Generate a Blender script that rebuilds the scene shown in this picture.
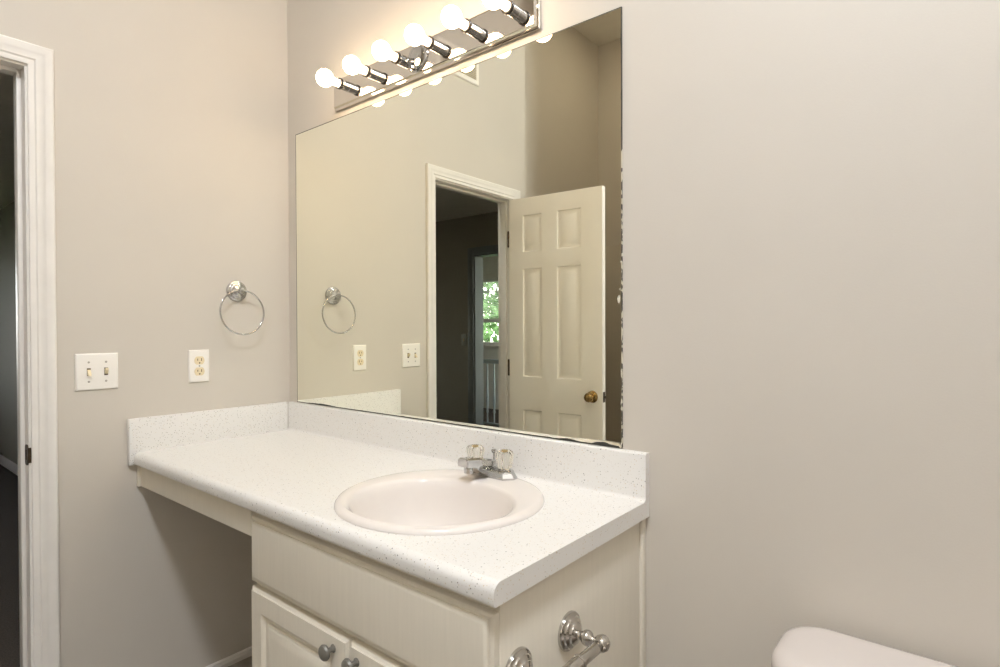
import bpy, bmesh, math, random
from mathutils import Vector, Matrix, Euler
random.seed(7)
for o in list(bpy.data.objects):
    bpy.data.objects.remove(o)
S = bpy.context.scene
COL = S.collection
PI = math.pi

# ------------------------------------------------------------------ camera
CAM = Vector((2.1169, -1.2500, 1.2422))
yaw, pitch, roll, FPX = 0.68516, -0.00951, -0.00345, 572.97
fw = Vector((-math.sin(yaw) * math.cos(pitch), math.cos(yaw) * math.cos(pitch), math.sin(pitch)))
rt = Vector((math.cos(yaw), math.sin(yaw), 0))
up = rt.cross(fw)
r2 = rt * math.cos(roll) + up * math.sin(roll)
u2 = -rt * math.sin(roll) + up * math.cos(roll)
cd = bpy.data.cameras.new('camera')
cd.sensor_width = 36
cd.lens = FPX / 1000 * 36
cd.clip_start = 0.02
cam = bpy.data.objects.new('camera', cd)
COL.objects.link(cam)
m3 = Matrix((r2, u2, -fw)).transposed()
cam.matrix_world = Matrix.Translation(CAM) @ m3.to_4x4()
S.camera = cam

# ------------------------------------------------------------------ world, daylight, exposure
world = bpy.data.worlds.new('sky')
S.world = world
world.use_nodes = True
wn = world.node_tree
sky = wn.nodes.new('ShaderNodeTexSky')
sky.sky_type = 'NISHITA'
sky.sun_elevation = math.radians(48)
sky.sun_rotation = math.radians(20)
sky.sun_disc = False
hs = wn.nodes.new('ShaderNodeHueSaturation')      # thin overcast: a paler sky
hs.inputs['Saturation'].default_value = 0.3
wn.links.new(sky.outputs[0], hs.inputs['Color'])
wn.links.new(hs.outputs[0], wn.nodes['Background'].inputs[0])
wn.nodes['Background'].inputs[1].default_value = 1.8

WALL_R = 2.85
# lamp strengths: the added, unseen ceiling dome and shower lamp, and the six bulbs
DOME_STRENGTH, DOME_COLOR = 190.0, (0.97, 1.03, 1.12)
SHOWER_STRENGTH = 100.0
BULB_STRENGTH = 23.0

S.view_settings.view_transform = 'Standard'
S.view_settings.look = 'None'
S.view_settings.gamma = 1
S.view_settings.exposure = 0.0
S.view_settings.use_curve_mapping = False
S.cycles.max_bounces = 10
S.cycles.diffuse_bounces = 6
S.cycles.glossy_bounces = 6
S.cycles.transmission_bounces = 8

# ------------------------------------------------------------------ materials
def lin(c):
    return tuple(((v / 255) / 12.92 if v / 255 <= 0.04045 else ((v / 255 + 0.055) / 1.055) ** 2.4) for v in c)

def mat(name, rgb, rough=0.5, metal=0.0, var=0.0, vscale=8.0, bump=0.0, bscale=200.0, spec=0.5, stretch=None):
    m = bpy.data.materials.new(name)
    m.use_nodes = True
    nt = m.node_tree
    b = nt.nodes['Principled BSDF']
    c = lin(rgb)
    b.inputs['Base Color'].default_value = (*c, 1)
    b.inputs['Roughness'].default_value = rough
    b.inputs['Metallic'].default_value = metal
    b.inputs['Specular IOR Level'].default_value = spec
    tc = nt.nodes.new('ShaderNodeTexCoord')
    mp = nt.nodes.new('ShaderNodeMapping')
    nt.links.new(tc.outputs['Object'], mp.inputs[0])
    if stretch:
        mp.inputs['Scale'].default_value = stretch
    if var > 0:
        n = nt.nodes.new('ShaderNodeTexNoise')
        n.inputs['Scale'].default_value = vscale
        n.inputs['Detail'].default_value = 4
        nt.links.new(mp.outputs[0], n.inputs['Vector'])
        r = nt.nodes.new('ShaderNodeValToRGB')
        r.color_ramp.elements[0].position = 0.3
        r.color_ramp.elements[1].position = 0.7
        r.color_ramp.elements[0].color = (*[v * (1 - var) for v in c], 1)
        r.color_ramp.elements[1].color = (*[min(1, v * (1 + var)) for v in c], 1)
        nt.links.new(n.outputs['Fac'], r.inputs[0])
        nt.links.new(r.outputs[0], b.inputs['Base Color'])
    if bump > 0:
        n2 = nt.nodes.new('ShaderNodeTexNoise')
        n2.inputs['Scale'].default_value = bscale
        n2.inputs['Detail'].default_value = 3
        nt.links.new(mp.outputs[0], n2.inputs['Vector'])
        bp = nt.nodes.new('ShaderNodeBump')
        bp.inputs['Strength'].default_value = bump
        bp.inputs['Distance'].default_value = 0.002
        nt.links.new(n2.outputs['Fac'], bp.inputs['Height'])
        nt.links.new(bp.outputs[0], b.inputs['Normal'])
    return m

M_WALL = mat('wall_paint', (207, 200, 189), 0.55, var=0.015, vscale=3, bump=0.12, bscale=260)
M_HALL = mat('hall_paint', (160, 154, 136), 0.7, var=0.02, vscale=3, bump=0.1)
M_CEIL = mat('ceiling_paint', (225, 220, 210), 0.9, var=0.02, bump=0.5, bscale=120)
M_VINYL = mat('vinyl_floor', (150, 144, 136), 0.4, var=0.12, vscale=14)
M_CARPET = mat('carpet_pile', (84, 74, 64), 1.0, var=0.3, vscale=160, bump=1.0, bscale=400)
M_TRIM = mat('white_trim_paint', (234, 230, 224), 0.35, var=0.02, vscale=20, bump=0.04, bscale=60)
M_DOOR = mat('door_paint', (250, 245, 236), 0.4, var=0.01, bump=0.05, bscale=90)
M_CAB = mat('cabinet_foil', (226, 219, 204), 0.42, var=0.02, vscale=16, stretch=(8, 8, 0.5), bump=0.04, bscale=60)
M_CHROME = mat('chrome', (196, 196, 196), 0.06, 1.0, var=0.02, vscale=20)
M_CHROME_PLATE = mat('chrome_plate', (222, 216, 208), 0.06, 1.0, var=0.02, vscale=12)
M_NICKEL = mat('polished_nickel', (196, 192, 186), 0.13, 1.0, var=0.03, vscale=20)
M_PEWTER = mat('pewter', (128, 125, 117), 0.45, 0.4, var=0.06, vscale=60)
M_BRASS = mat('antique_brass', (168, 140, 92), 0.22, 1.0, var=0.06, vscale=40)
M_DARKMETAL = mat('worn_dark_metal', (88, 76, 62), 0.4, 0.9, var=0.2, vscale=80)
M_BLACK = mat('black_plastic', (28, 24, 22), 0.45, var=0.1)
M_PLATE = mat('white_plastic', (243, 239, 232), 0.35, var=0.01)
M_IVORY = mat('ivory_plastic', (232, 217, 182), 0.4, var=0.02)
M_SLOT = mat('dark_slot', (96, 78, 56), 0.7, var=0.1)
M_PORC = mat('sink_porcelain', (227, 220, 214), 0.12, var=0.008, vscale=4)
M_TOILET = mat('toilet_porcelain', (212, 204, 198), 0.12, var=0.008, vscale=4)
M_RAIL = mat('rail_iron', (185, 194, 196), 0.5, 0.2, var=0.05)
M_BLIND = mat('blind_white', (226, 226, 220), 0.6, var=0.02)
M_LEAF = mat('leaf_green', (92, 128, 74), 0.7, var=0.35, vscale=6)
M_BARK = mat('bark', (92, 78, 64), 0.9, var=0.3, vscale=10)
M_GRASS = mat('lawn', (96, 122, 70), 0.9, var=0.3, vscale=12)
M_SURROUND = mat('shower_acrylic', (212, 204, 190), 0.3, var=0.01)
M_GOLDCAP = mat('gold_cap', (214, 190, 140), 0.4, 0.5, var=0.05)
M_NECK = mat('bulb_neck_glass', (250, 236, 214), 0.4, var=0.01)

def mat_glass(name, rgb, rough=0.0, ior=1.49):
    m = mat(name, rgb, rough, var=0.01)
    b = m.node_tree.nodes['Principled BSDF']
    b.inputs['Transmission Weight'].default_value = 1
    b.inputs['IOR'].default_value = ior
    return m
M_ACRYLIC = mat_glass('clear_acrylic', (250, 247, 240), 0.03)

def mat_pane():
    m = bpy.data.materials.new('window_glass')
    m.use_nodes = True
    nt = m.node_tree
    nt.nodes.clear()
    out = nt.nodes.new('ShaderNodeOutputMaterial')
    tr = nt.nodes.new('ShaderNodeBsdfTransparent')
    gl = nt.nodes.new('ShaderNodeBsdfGlossy')
    gl.inputs['Roughness'].default_value = 0.02
    fr = nt.nodes.new('ShaderNodeFresnel')
    fr.inputs[0].default_value = 1.45
    mx = nt.nodes.new('ShaderNodeMixShader')
    nt.links.new(fr.outputs[0], mx.inputs[0])
    nt.links.new(tr.outputs[0], mx.inputs[1])
    nt.links.new(gl.outputs[0], mx.inputs[2])
    nt.links.new(mx.outputs[0], out.inputs[0])
    return m
M_PANE = mat_pane()

def mat_bulb():
    m = bpy.data.materials.new('lit_bulb')
    m.use_nodes = True
    nt = m.node_tree
    b = nt.nodes['Principled BSDF']
    b.inputs['Base Color'].default_value = (1, 0.95, 0.88, 1)
    b.inputs['Emission Color'].default_value = (1, 0.74, 0.47, 1)
    b.inputs['Emission Strength'].default_value = BULB_STRENGTH
    return m
M_BULB = mat_bulb()

def mat_counter():
    # off-white laminate with scattered grey and pale speckles
    m = bpy.data.materials.new('speckled_laminate')
    m.use_nodes = True
    nt = m.node_tree
    b = nt.nodes['Principled BSDF']
    b.inputs['Roughness'].default_value = 0.3
    tc = nt.nodes.new('ShaderNodeTexCoord')
    base = (*lin((231, 229, 225)), 1)
    prev = None
    for i, (sc, size, keep, col) in enumerate([(150, 0.20, 0.66, (182, 177, 170)), (210, 0.24, 0.5, (220, 216, 209)), (105, 0.15, 0.78, (134, 130, 126)), (170, 0.22, 0.72, (214, 202, 182))]):
        mp = nt.nodes.new('ShaderNodeMapping')
        mp.inputs['Location'].default_value = (i * 3.1, i * 1.7, i * 2.3)
        nt.links.new(tc.outputs['Object'], mp.inputs[0])
        v = nt.nodes.new('ShaderNodeTexVoronoi')
        v.inputs['Scale'].default_value = sc
        nt.links.new(mp.outputs[0], v.inputs['Vector'])
        lt = nt.nodes.new('ShaderNodeMath'); lt.operation = 'LESS_THAN'
        lt.inputs[1].default_value = size
        nt.links.new(v.outputs['Distance'], lt.inputs[0])
        sp = nt.nodes.new('ShaderNodeSeparateColor')
        nt.links.new(v.outputs['Color'], sp.inputs[0])
        gt = nt.nodes.new('ShaderNodeMath'); gt.operation = 'GREATER_THAN'
        gt.inputs[1].default_value = keep
        nt.links.new(sp.outputs[0], gt.inputs[0])
        mu = nt.nodes.new('ShaderNodeMath'); mu.operation = 'MULTIPLY'
        nt.links.new(lt.outputs[0], mu.inputs[0])
        nt.links.new(gt.outputs[0], mu.inputs[1])
        mx = nt.nodes.new('ShaderNodeMix'); mx.data_type = 'RGBA'
        nt.links.new(mu.outputs[0], mx.inputs['Factor'])
        if prev is None:
            mx.inputs['A'].default_value = base
        else:
            nt.links.new(prev, mx.inputs['A'])
        mx.inputs['B'].default_value = (*lin(col), 1)
        prev = mx.outputs['Result']
    nt.links.new(prev, b.inputs['Base Color'])
    return m
M_COUNTER = mat_counter()

MX0, MX1, MZ0, MZ1, MT = 0.0624, 1.4757, 0.953, 2.006, 0.005

def mat_mirror():
    # silvered glass with a slight yellow-green tint; black corrosion creeping in from the bottom and right edges
    m = bpy.data.materials.new('old_silvered_mirror')
    m.use_nodes = True
    nt = m.node_tree
    nt.nodes.clear()
    L = nt.links
    out = nt.nodes.new('ShaderNodeOutputMaterial')
    gl = nt.nodes.new('ShaderNodeBsdfGlossy')
    gl.inputs['Color'].default_value = (0.95, 0.95, 0.84, 1)
    gl.inputs['Roughness'].default_value = 0.0
    df = nt.nodes.new('ShaderNodeBsdfPrincipled')
    df.inputs['Base Color'].default_value = (*lin((58, 58, 52)), 1)
    df.inputs['Roughness'].default_value = 0.5
    lt_ = nt.nodes.new('ShaderNodeBsdfPrincipled')
    lt_.inputs['Base Color'].default_value = (*lin((215, 208, 188)), 1)
    tc = nt.nodes.new('ShaderNodeTexCoord')
    sp = nt.nodes.new('ShaderNodeSeparateXYZ')
    L.new(tc.outputs['Object'], sp.inputs[0])     # object origin: lower left corner of the glass
    W, H = MX1 - MX0, MZ1 - MZ0
    def math_(op, a, b=None, c=None):
        n = nt.nodes.new('ShaderNodeMath'); n.operation = op
        for k, v in enumerate((a, b, c)):
            if v is None: continue
            if isinstance(v, (int, float)): n.inputs[k].default_value = v
            else: L.new(v, n.inputs[k])
        return n.outputs[0]
    def noise(scale, detail=3, loc=(0, 0, 0)):
        mp = nt.nodes.new('ShaderNodeMapping')
        mp.inputs['Location'].default_value = loc
        L.new(tc.outputs['Object'], mp.inputs[0])
        n = nt.nodes.new('ShaderNodeTexNoise')
        n.inputs['Scale'].default_value = scale
        n.inputs['Detail'].default_value = detail
        L.new(mp.outputs[0], n.inputs['Vector'])
        return n.outputs['Fac']
    x, z = sp.outputs[0], sp.outputs[2]
    big = math_('MAXIMUM', math_('SUBTRACT', noise(9, 4), 0.56), 0.0)
    # one large stain close to the lower right corner, and a small one left of it
    def stain(cx, hw, h):
        t = math_('SUBTRACT', 1.0, math_('POWER', math_('DIVIDE', math_('ABSOLUTE', math_('SUBTRACT', x, cx)), hw), 2.0))
        return math_('MULTIPLY', math_('MAXIMUM', t, 0.0), h)
    s1 = stain(W - 0.058, 0.025, 0.006)
    s2 = stain(W - 0.030, 0.030, 0.0035)
    s3 = stain(W - 0.15, 0.03, 0.003)
    s4 = stain(0.17, 0.10, 0.003)
    lim = math_('ADD', math_('ADD', math_('ADD', s1, s2), math_('ADD', s3, s4)), math_('ADD', 0.0022, math_('MULTIPLY', big, 0.009)))
    mb = math_('LESS_THAN', z, lim)
    mt = math_('LESS_THAN', math_('SUBTRACT', H, z), 0.0026)
    ml = math_('LESS_THAN', x, 0.0028)
    # right edge: thin dark seam with pale flakes inside it
    nr = math_('MAXIMUM', math_('SUBTRACT', noise(22, 5, (3, 1, 2)), 0.52), 0.0)
    mr = math_('LESS_THAN', math_('SUBTRACT', W, x), math_('ADD', 0.0012, math_('MULTIPLY', nr, 0.004)))
    dark = math_('MINIMUM', math_('ADD', math_('ADD', mb, mt), math_('ADD', ml, mr)), 1.0)
    nf = math_('MAXIMUM', math_('SUBTRACT', noise(16, 6, (7, 5, 1)), 0.54), 0.0)
    dx = math_('SUBTRACT', W, x)
    fl = math_('MULTIPLY', math_('LESS_THAN', dx, math_('MULTIPLY', math_('ADD', 0.0015, math_('MULTIPLY', nf, 0.06)), math_('LESS_THAN', z, 0.72))), math_('GREATER_THAN', noise(70, 4, (1, 9, 4)), 0.5))
    m1 = nt.nodes.new('ShaderNodeMixShader')
    L.new(dark, m1.inputs[0]); L.new(gl.outputs[0], m1.inputs[1]); L.new(df.outputs[0], m1.inputs[2])
    m2 = nt.nodes.new('ShaderNodeMixShader')
    L.new(fl, m2.inputs[0]); L.new(m1.outputs[0], m2.inputs[1]); L.new(lt_.outputs[0], m2.inputs[2])
    L.new(m2.outputs[0], out.inputs[0])
    return m
M_MIRROR = mat_mirror()

# ------------------------------------------------------------------ mesh helpers
def box(bm, x0, x1, y0, y1, z0, z1, bev=0.0, seg=2):
    r = bmesh.ops.create_cube(bm, size=1)
    vs = r['verts']
    bmesh.ops.scale(bm, verts=vs, vec=(abs(x1 - x0), abs(y1 - y0), abs(z1 - z0)))
    bmesh.ops.translate(bm, verts=vs, vec=((x0 + x1) / 2, (y0 + y1) / 2, (z0 + z1) / 2))
    if bev > 0:
        es = list({e for v in vs for e in v.link_edges})
        bmesh.ops.bevel(bm, geom=es, offset=bev, segments=seg, profile=0.5, affect='EDGES')

def lathe(bm, prof, M=None, seg=32, flute=0, famp=0.0):
    # prof: (r, h) along +Z; M places it; open ends are capped when r > 0
    M = M or Matrix.Identity(4)
    rings = []
    for r, h in prof:
        if r < 1e-6:
            rings.append([bm.verts.new(M @ Vector((0, 0, h)))])
        else:
            ring = []
            for k in range(seg):
                a = 2 * PI * k / seg
                rr = r * (1 + famp * math.cos(flute * a)) if flute else r
                ring.append(bm.verts.new(M @ Vector((rr * math.cos(a), rr * math.sin(a), h))))
            rings.append(ring)
    for A, B in zip(rings[:-1], rings[1:]):
        if len(A) == 1 and len(B) == 1: continue
        for k in range(seg):
            j = (k + 1) % seg
            if len(A) == 1: bm.faces.new((A[0], B[j], B[k]))
            elif len(B) == 1: bm.faces.new((A[k], A[j], B[0]))
            else: bm.faces.new((A[k], A[j], B[j], B[k]))
    if len(rings[0]) > 1: bm.faces.new(list(reversed(rings[0])))
    if len(rings[-1]) > 1: bm.faces.new(rings[-1])

def tube(bm, pts, rad, seg=16, closed=False):
    pts = [Vector(p) for p in pts]
    n = len(pts)
    rads = rad if isinstance(rad, (list, tuple)) else [rad] * n
    rings = []
    t0 = None
    for i in range(n):
        if closed: t = (pts[(i + 1) % n] - pts[i - 1]).normalized()
        else: t = (pts[min(i + 1, n - 1)] - pts[max(i - 1, 0)]).normalized()
        if t0 is None:
            a = Vector((0, 0, 1)) if abs(t.z) < 0.9 else Vector((1, 0, 0))
            nrm = (a - t * a.dot(t)).normalized()
        else:
            nrm = (nrm - t * nrm.dot(t)).normalized()
        t0 = t
        bn = t.cross(nrm)
        rings.append([bm.verts.new(pts[i] + (nrm * math.cos(2 * PI * k / seg) + bn * math.sin(2 * PI * k / seg)) * rads[i]) for k in range(seg)])
    m = n if closed else n - 1
    for i in range(m):
        A, B = rings[i], rings[(i + 1) % n]
        for k in range(seg):
            bm.faces.new((A[k], A[(k + 1) % seg], B[(k + 1) % seg], B[k]))
    if not closed:
        bm.faces.new(list(reversed(rings[0]))); bm.faces.new(rings[-1])

def extrude_prof(bm, prof, p0, p1, to3):
    # closed polygon prof [(a,b)] swept from parameter p0 to p1; to3(a,b,p) -> xyz
    A = [bm.verts.new(to3(a, b, p0)) for a, b in prof]
    B = [bm.verts.new(to3(a, b, p1)) for a, b in prof]
    n = len(prof)
    for k in range(n):
        bm.faces.new((A[k], A[(k + 1) % n], B[(k + 1) % n], B[k]))
    bm.faces.new(list(reversed(A))); bm.faces.new(B)

def loft(bm, loops, cap0=True, cap1=True):
    R = [[bm.verts.new(p) for p in l] for l in loops]
    n = len(R[0])
    for A, B in zip(R[:-1], R[1:]):
        for k in range(n):
            bm.faces.new((A[k], A[(k + 1) % n], B[(k + 1) % n], B[k]))
    if cap0: bm.faces.new(list(reversed(R[0])))
    if cap1: bm.faces.new(R[-1])
    return R

def panel(bm, x0, x1, z0, z1, yb, steps):
    # cabinet front facing -y: rectangle loops (inset, y) from the back edge to the field
    loops = [[(x0, yb, z0), (x1, yb, z0), (x1, yb, z1), (x0, yb, z1)]]
    for ins, y in steps:
        loops.append([(x0 + ins, y, z0 + ins), (x1 - ins, y, z0 + ins), (x1 - ins, y, z1 - ins), (x0 + ins, y, z1 - ins)])
    loft(bm, loops)

def wpos(o):
    p = Vector((0, 0, 0))
    while o is not None:
        p += Vector(o.location); o = o.parent
    return p

def obj(name, bm, m, parent=None, origin=None, local=False, sharp=35, kind=None, label=None):
    bmesh.ops.remove_doubles(bm, verts=bm.verts, dist=1e-6)
    bmesh.ops.recalc_face_normals(bm, faces=bm.faces)
    base = Vector((0, 0, 0))
    if origin is not None: base = Vector(origin)
    elif parent is not None and not local: base = wpos(parent)
    if not local:
        bmesh.ops.translate(bm, verts=bm.verts, vec=-base)
    for e in bm.edges:
        e.smooth = len(e.link_faces) == 2 and e.calc_face_angle(0) < math.radians(sharp)
    for f in bm.faces: f.smooth = True
    me = bpy.data.meshes.new(name)
    bm.to_mesh(me); bm.free()
    me.materials.append(m)
    o = bpy.data.objects.new(name, me)
    COL.objects.link(o)
    if origin is not None: o.location = base - (wpos(parent) if parent else Vector((0, 0, 0)))
    if parent is not None: o.parent = parent
    if kind: o['kind'] = kind
    if label: o['label'] = label
    return o

def struct(name, bm, m, parent=None, label=None):
    return obj(name, bm, m, parent, kind=None if parent else 'structure', label=label)

def thing(name, label, cat, loc, rotz=0, group=None):
    o = bpy.data.objects.new(name, None)
    o.empty_display_size = 0.05
    COL.objects.link(o)
    o.location = loc; o.rotation_euler = (0, 0, rotz)
    o['label'] = label; o['category'] = cat
    if group: o['group'] = group
    return o

def copy_tree(o, parent=None):
    c = o.copy(); COL.objects.link(c)
    if parent is not None: c.parent = parent
    for ch in list(o.children): copy_tree(ch, c)
    return c

def NB(): return bmesh.new()
def axis(loc, d):
    # matrix that sends +Z to direction d, at loc
    return Matrix.Translation(Vector(loc)) @ Vector((0, 0, 1)).rotation_difference(Vector(d)).to_matrix().to_4x4()

# ------------------------------------------------------------------ the setting
H = 3.48            # ceiling of the bathroom
YR = -2.80          # rear wall
REC = -0.17         # face of the recessed stretch of the left wall, beyond the door
YC = -1.60          # corner where the recess starts
JA, JB, JT = -0.83, -1.468, 2.005      # clear door opening in the left wall
CW = 0.060          # casing width

bm = NB(); box(bm, -0.23, WALL_R + 0.12, YR - 0.12, 0.12, -0.12, 0.0); struct('floor', bm, M_VINYL)
bm = NB(); box(bm, -0.25, WALL_R + 0.12, YR - 0.12, 0.12, H, H + 0.1); struct('ceiling', bm, M_CEIL)
bm = NB(); box(bm, -0.105, WALL_R + 0.12, 0.0, 0.12, 0, H); struct('wall_front', bm, M_WALL)
bm = NB()
box(bm, -0.105, 0, JA + 0.018, 0.0, 0, H)
box(bm, -0.105, 0, JB - 0.018, JA + 0.018, JT + 0.018, H)
box(bm, -0.105, 0, YC, JB - 0.018, 0, H)
box(bm, -0.213, REC, YR, YC, 0, H)
box(bm, REC, -0.105, YC - 0.043, YC, 0, H)
bmesh.ops.recalc_face_normals(bm, faces=bm.faces)
struct('wall_left', bm, M_WALL)
bm = NB(); box(bm, -0.23, WALL_R + 0.12, YR - 0.12, YR, 0, H); struct('wall_rear', bm, M_WALL)
bm = NB(); box(bm, WALL_R, WALL_R + 0.12, YR, 0, 0, H); struct('wall_right', bm, M_WALL)
bm = NB(); box(bm, 0.80, 0.92, YR, -1.70, 0, H); struct('wall_light_block', bm, M_WALL)  # unseen partition added to keep light off the recessed left wall
# unseen dome lamp added for fill, in place of a flash near the camera
DX, DY = 2.15, -1.45
cl = thing('added_dome_lamp', 'round dome lamp added on the bathroom ceiling for fill light, out of the frame', 'ceiling lamp', (DX, DY, H))
bm = NB(); lathe(bm, [(0.19, -0.0005), (0.19, -0.022), (0.178, -0.030), (0.172, -0.030), (0.172, -0.0005)], Matrix.Translation((DX, DY, H)), 48); obj('rim', bm, M_NICKEL, cl)
bm = NB(); lathe(bm, [(0.170, -0.026), (0.165, -0.045), (0.145, -0.070), (0.105, -0.092), (0.055, -0.104), (0.0, -0.108)], Matrix.Translation((DX, DY, H)), 48)
mg = mat('fill_dome_glass', (250, 246, 240), 0.5)
mg.node_tree.nodes['Principled BSDF'].inputs['Emission Color'].default_value = (*DOME_COLOR, 1)
mg.node_tree.nodes['Principled BSDF'].inputs['Emission Strength'].default_value = DOME_STRENGTH
obj('glass_dome', bm, mg, cl)

# baseboard under the counter, on the left wall and across the knee space
BBP = [(0, 0), (0.012, 0), (0.012, 0.016), (0.009, 0.020), (0.008, 0.026), (0.003, 0.030), (0, 0.030)]
bm = NB(); extrude_prof(bm, BBP, JA + CW + 0.012, -0.0, lambda a, b, p: (a, p, b)); struct('baseboard_left', bm, M_TRIM)
bm = NB(); extrude_prof(bm, BBP, 0.012, 0.748, lambda a, b, p: (p, -a, b)); struct('baseboard_front', bm, M_TRIM)

# ---- casing of the door opening, bathroom side (stepped colonial profile)
CAS = [(0.0, 0), (0.0, 0.008), (0.004, 0.010), (0.014, 0.010), (0.018, 0.0135), (0.036, 0.0135), (0.041, 0.017), (0.056, 0.017), (0.060, 0.014), (0.060, 0)]
def casing(xf, sgn, ya, yb, zt, matl, name, ylim=None):
    # ya > yb: inner edges of the opening; xf wall face; sgn direction of relief along x
    bm = NB()
    loops = []
    for d, t in CAS:
        x = xf + sgn * t
        loops.append([(x, ya + d, 0.0), (x, ya + d, zt + d), (x, yb - d, zt + d), (x, yb - d, 0.0)])
    R = [[bm.verts.new(p) for p in l] for l in loops]
    n = len(R)
    for i in range(n):
        A, B = R[i], R[(i + 1) % n]
        for k in range(3): bm.faces.new((A[k], A[k + 1], B[k + 1], B[k]))
    bm.faces.new([r[0] for r in R]); bm.faces.new([r[3] for r in reversed(R)])
    return struct(name, bm, matl)
casing(0.0, 1, JA + 0.006, JB - 0.006, JT + 0.006, M_TRIM, 'trim_1')
casing(-0.105, -1, JA + 0.006, JB - 0.006, JT + 0.006, M_TRIM, 'trim_2')

# ---- door 1: jamb lining, stops, strike plate and the open six-panel leaf
d1 = thing('door_1', 'white six panel bathroom door standing open, seen in the mirror', 'door', (0.006, JB + 0.003, 0.008))
d1['kind'] = 'structure'
jb = NB()
box(jb, -0.105, 0.0, JA, JA + 0.018, 0, JT + 0.018)
box(jb, -0.105, 0.0, JB - 0.018, JB, 0, JT + 0.018)
box(jb, -0.105, 0.0, JB, JA, JT, JT + 0.018)
struct('trim_3', jb, M_TRIM)
st = NB()
box(st, -0.078, -0.040, JA - 0.011, JA, 0, JT, 0.002)
box(st, -0.078, -0.040, JB, JB + 0.011, 0, JT, 0.002)
box(st, -0.078, -0.040, JB + 0.011, JA - 0.011, JT - 0.011, JT, 0.002)
struct('trim_4', st, M_TRIM)
sk = NB()
SZ = 0.876
ring = []
for k in range(28):
    a = 2 * PI * k / 28
    ring.append((math.copysign(abs(math.cos(a)) ** 0.5, math.cos(a)) * 0.0165, math.copysign(abs(math.sin(a)) ** 0.5, math.sin(a)) * 0.030))
inn = [(u * 0.42, v * 0.5) for u, v in ring]
loft(sk, [[(-0.0155 + u, JA, SZ + v) for u, v in ring], [(-0.0155 + u, JA - 0.0025, SZ + v) for u, v in ring],
          [(-0.0155 + u, JA - 0.0025, SZ + v) for u, v in inn], [(-0.0155 + u, JA - 0.0005, SZ + v) for u, v in inn]])
loft(sk, [[(0.0 + q, JA - y_, SZ + z_) for q, y_ in ((-0.004, 0.0004), (0.0003, 0.0004), (0.0003, -0.0058), (0.0022, -0.0058), (0.0030, 0.0006), (0.0022, 0.0026), (-0.004, 0.0026))] for z_ in (-0.022, 0.022)])
o = obj('strike_plate', sk, M_DARKMETAL, origin=(-0.0155, JA, SZ))
o['label'] = 'dark worn metal strike plate in the door jamb at the left edge'; o['category'] = 'strike plate'

DW, DH, DT = 0.602, 1.990, 0.035
def door_leaf():
    bm = NB()
    xs = [0, 0.092, 0.226, 0.322, 0.477, DW]
    zs = [0, 0.19, 0.760, 0.948, 1.582, 1.674, 1.893, DH]
    prow = {1, 3, 5}; pcol = {1, 3}
    for side in (0, 1):
        yf = 0.0 if side else DT
        s = 1 if side else -1      # direction into the leaf
        for i in range(5):
            for j in range(7):
                c = lambda ins, d: [(xs[i] + ins, yf + s * d, zs[j] + ins), (xs[i + 1] - ins, yf + s * d, zs[j] + ins), (xs[i + 1] - ins, yf + s * d, zs[j + 1] - ins), (xs[i] + ins, yf + s * d, zs[j + 1] - ins)]
                if i in pcol and j in prow:
                    loft(bm, [c(0, 0), c(0.003, 0.001), c(0.008, 0.009), c(0.014, 0.0105), c(0.034, 0.003), c(0.037, 0.0022)], cap0=False)
                else:
                    bm.faces.new([bm.verts.new(p) for p in c(0, 0)])
    for a in range(7):
        for x in (0, DW):
            bm.faces.new([bm.verts.new(p) for p in [(x, 0, zs[a]), (x, DT, zs[a]), (x, DT, zs[a + 1]), (x, 0, zs[a + 1])]])
    for a in range(5):
        for z in (0, DH):
            bm.faces.new([bm.verts.new(p) for p in [(xs[a], 0, z), (xs[a + 1], 0, z), (xs[a + 1], DT, z), (xs[a], DT, z)]])
    return bm
d1.rotation_euler = (0, 0, math.radians(-3.5))
leaf = obj('door_leaf', door_leaf(), M_DOOR, d1, local=True)
bm = NB()
KN = [(0.0, 0.062), (0.014, 0.061), (0.022, 0.056), (0.026, 0.047), (0.025, 0.038), (0.018, 0.029), (0.012, 0.024), (0.011, 0.012), (0.024, 0.009), (0.031, 0.006), (0.033, 0.0), ]
lathe(bm, [(r, h) for r, h in reversed(KN)], axis((DW - 0.06, DT, 0.862), (0, 1, 0)))
obj('door_knob', bm, M_BRASS, d1, local=True, label='brass knob on the mirrored face')
bm = NB()
lathe(bm, [(r, h) for r, h in reversed(KN)], axis((DW - 0.06, 0, 0.862), (0, -1, 0)))
obj('door_knob', bm, M_BRASS, d1, local=True)
bm = NB(); box(bm, DW - 0.0005, DW + 0.002, 0.006, 0.029, 0.834, 0.890, 0.0008); box(bm, DW, DW + 0.010, 0.011, 0.024, 0.855, 0.869, 0.002)
obj('latch', bm, M_DARKMETAL, d1, local=True)
for hz in (0.22, 1.0, 1.76):
    bm = NB()
    lathe(bm, [(0.0, hz - 0.050), (0.004, hz - 0.048), (0.0062, hz - 0.045), (0.0062, hz + 0.045), (0.004, hz + 0.048), (0, hz + 0.05)], Matrix.Translation((-0.007, DT - 0.001, 0)), 16)
    box(bm, -0.003, -0.0005, 0.004, DT - 0.002, hz - 0.044, hz + 0.044)
    obj('hinge', bm, M_DARKMETAL, d1, local=True)

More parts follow.
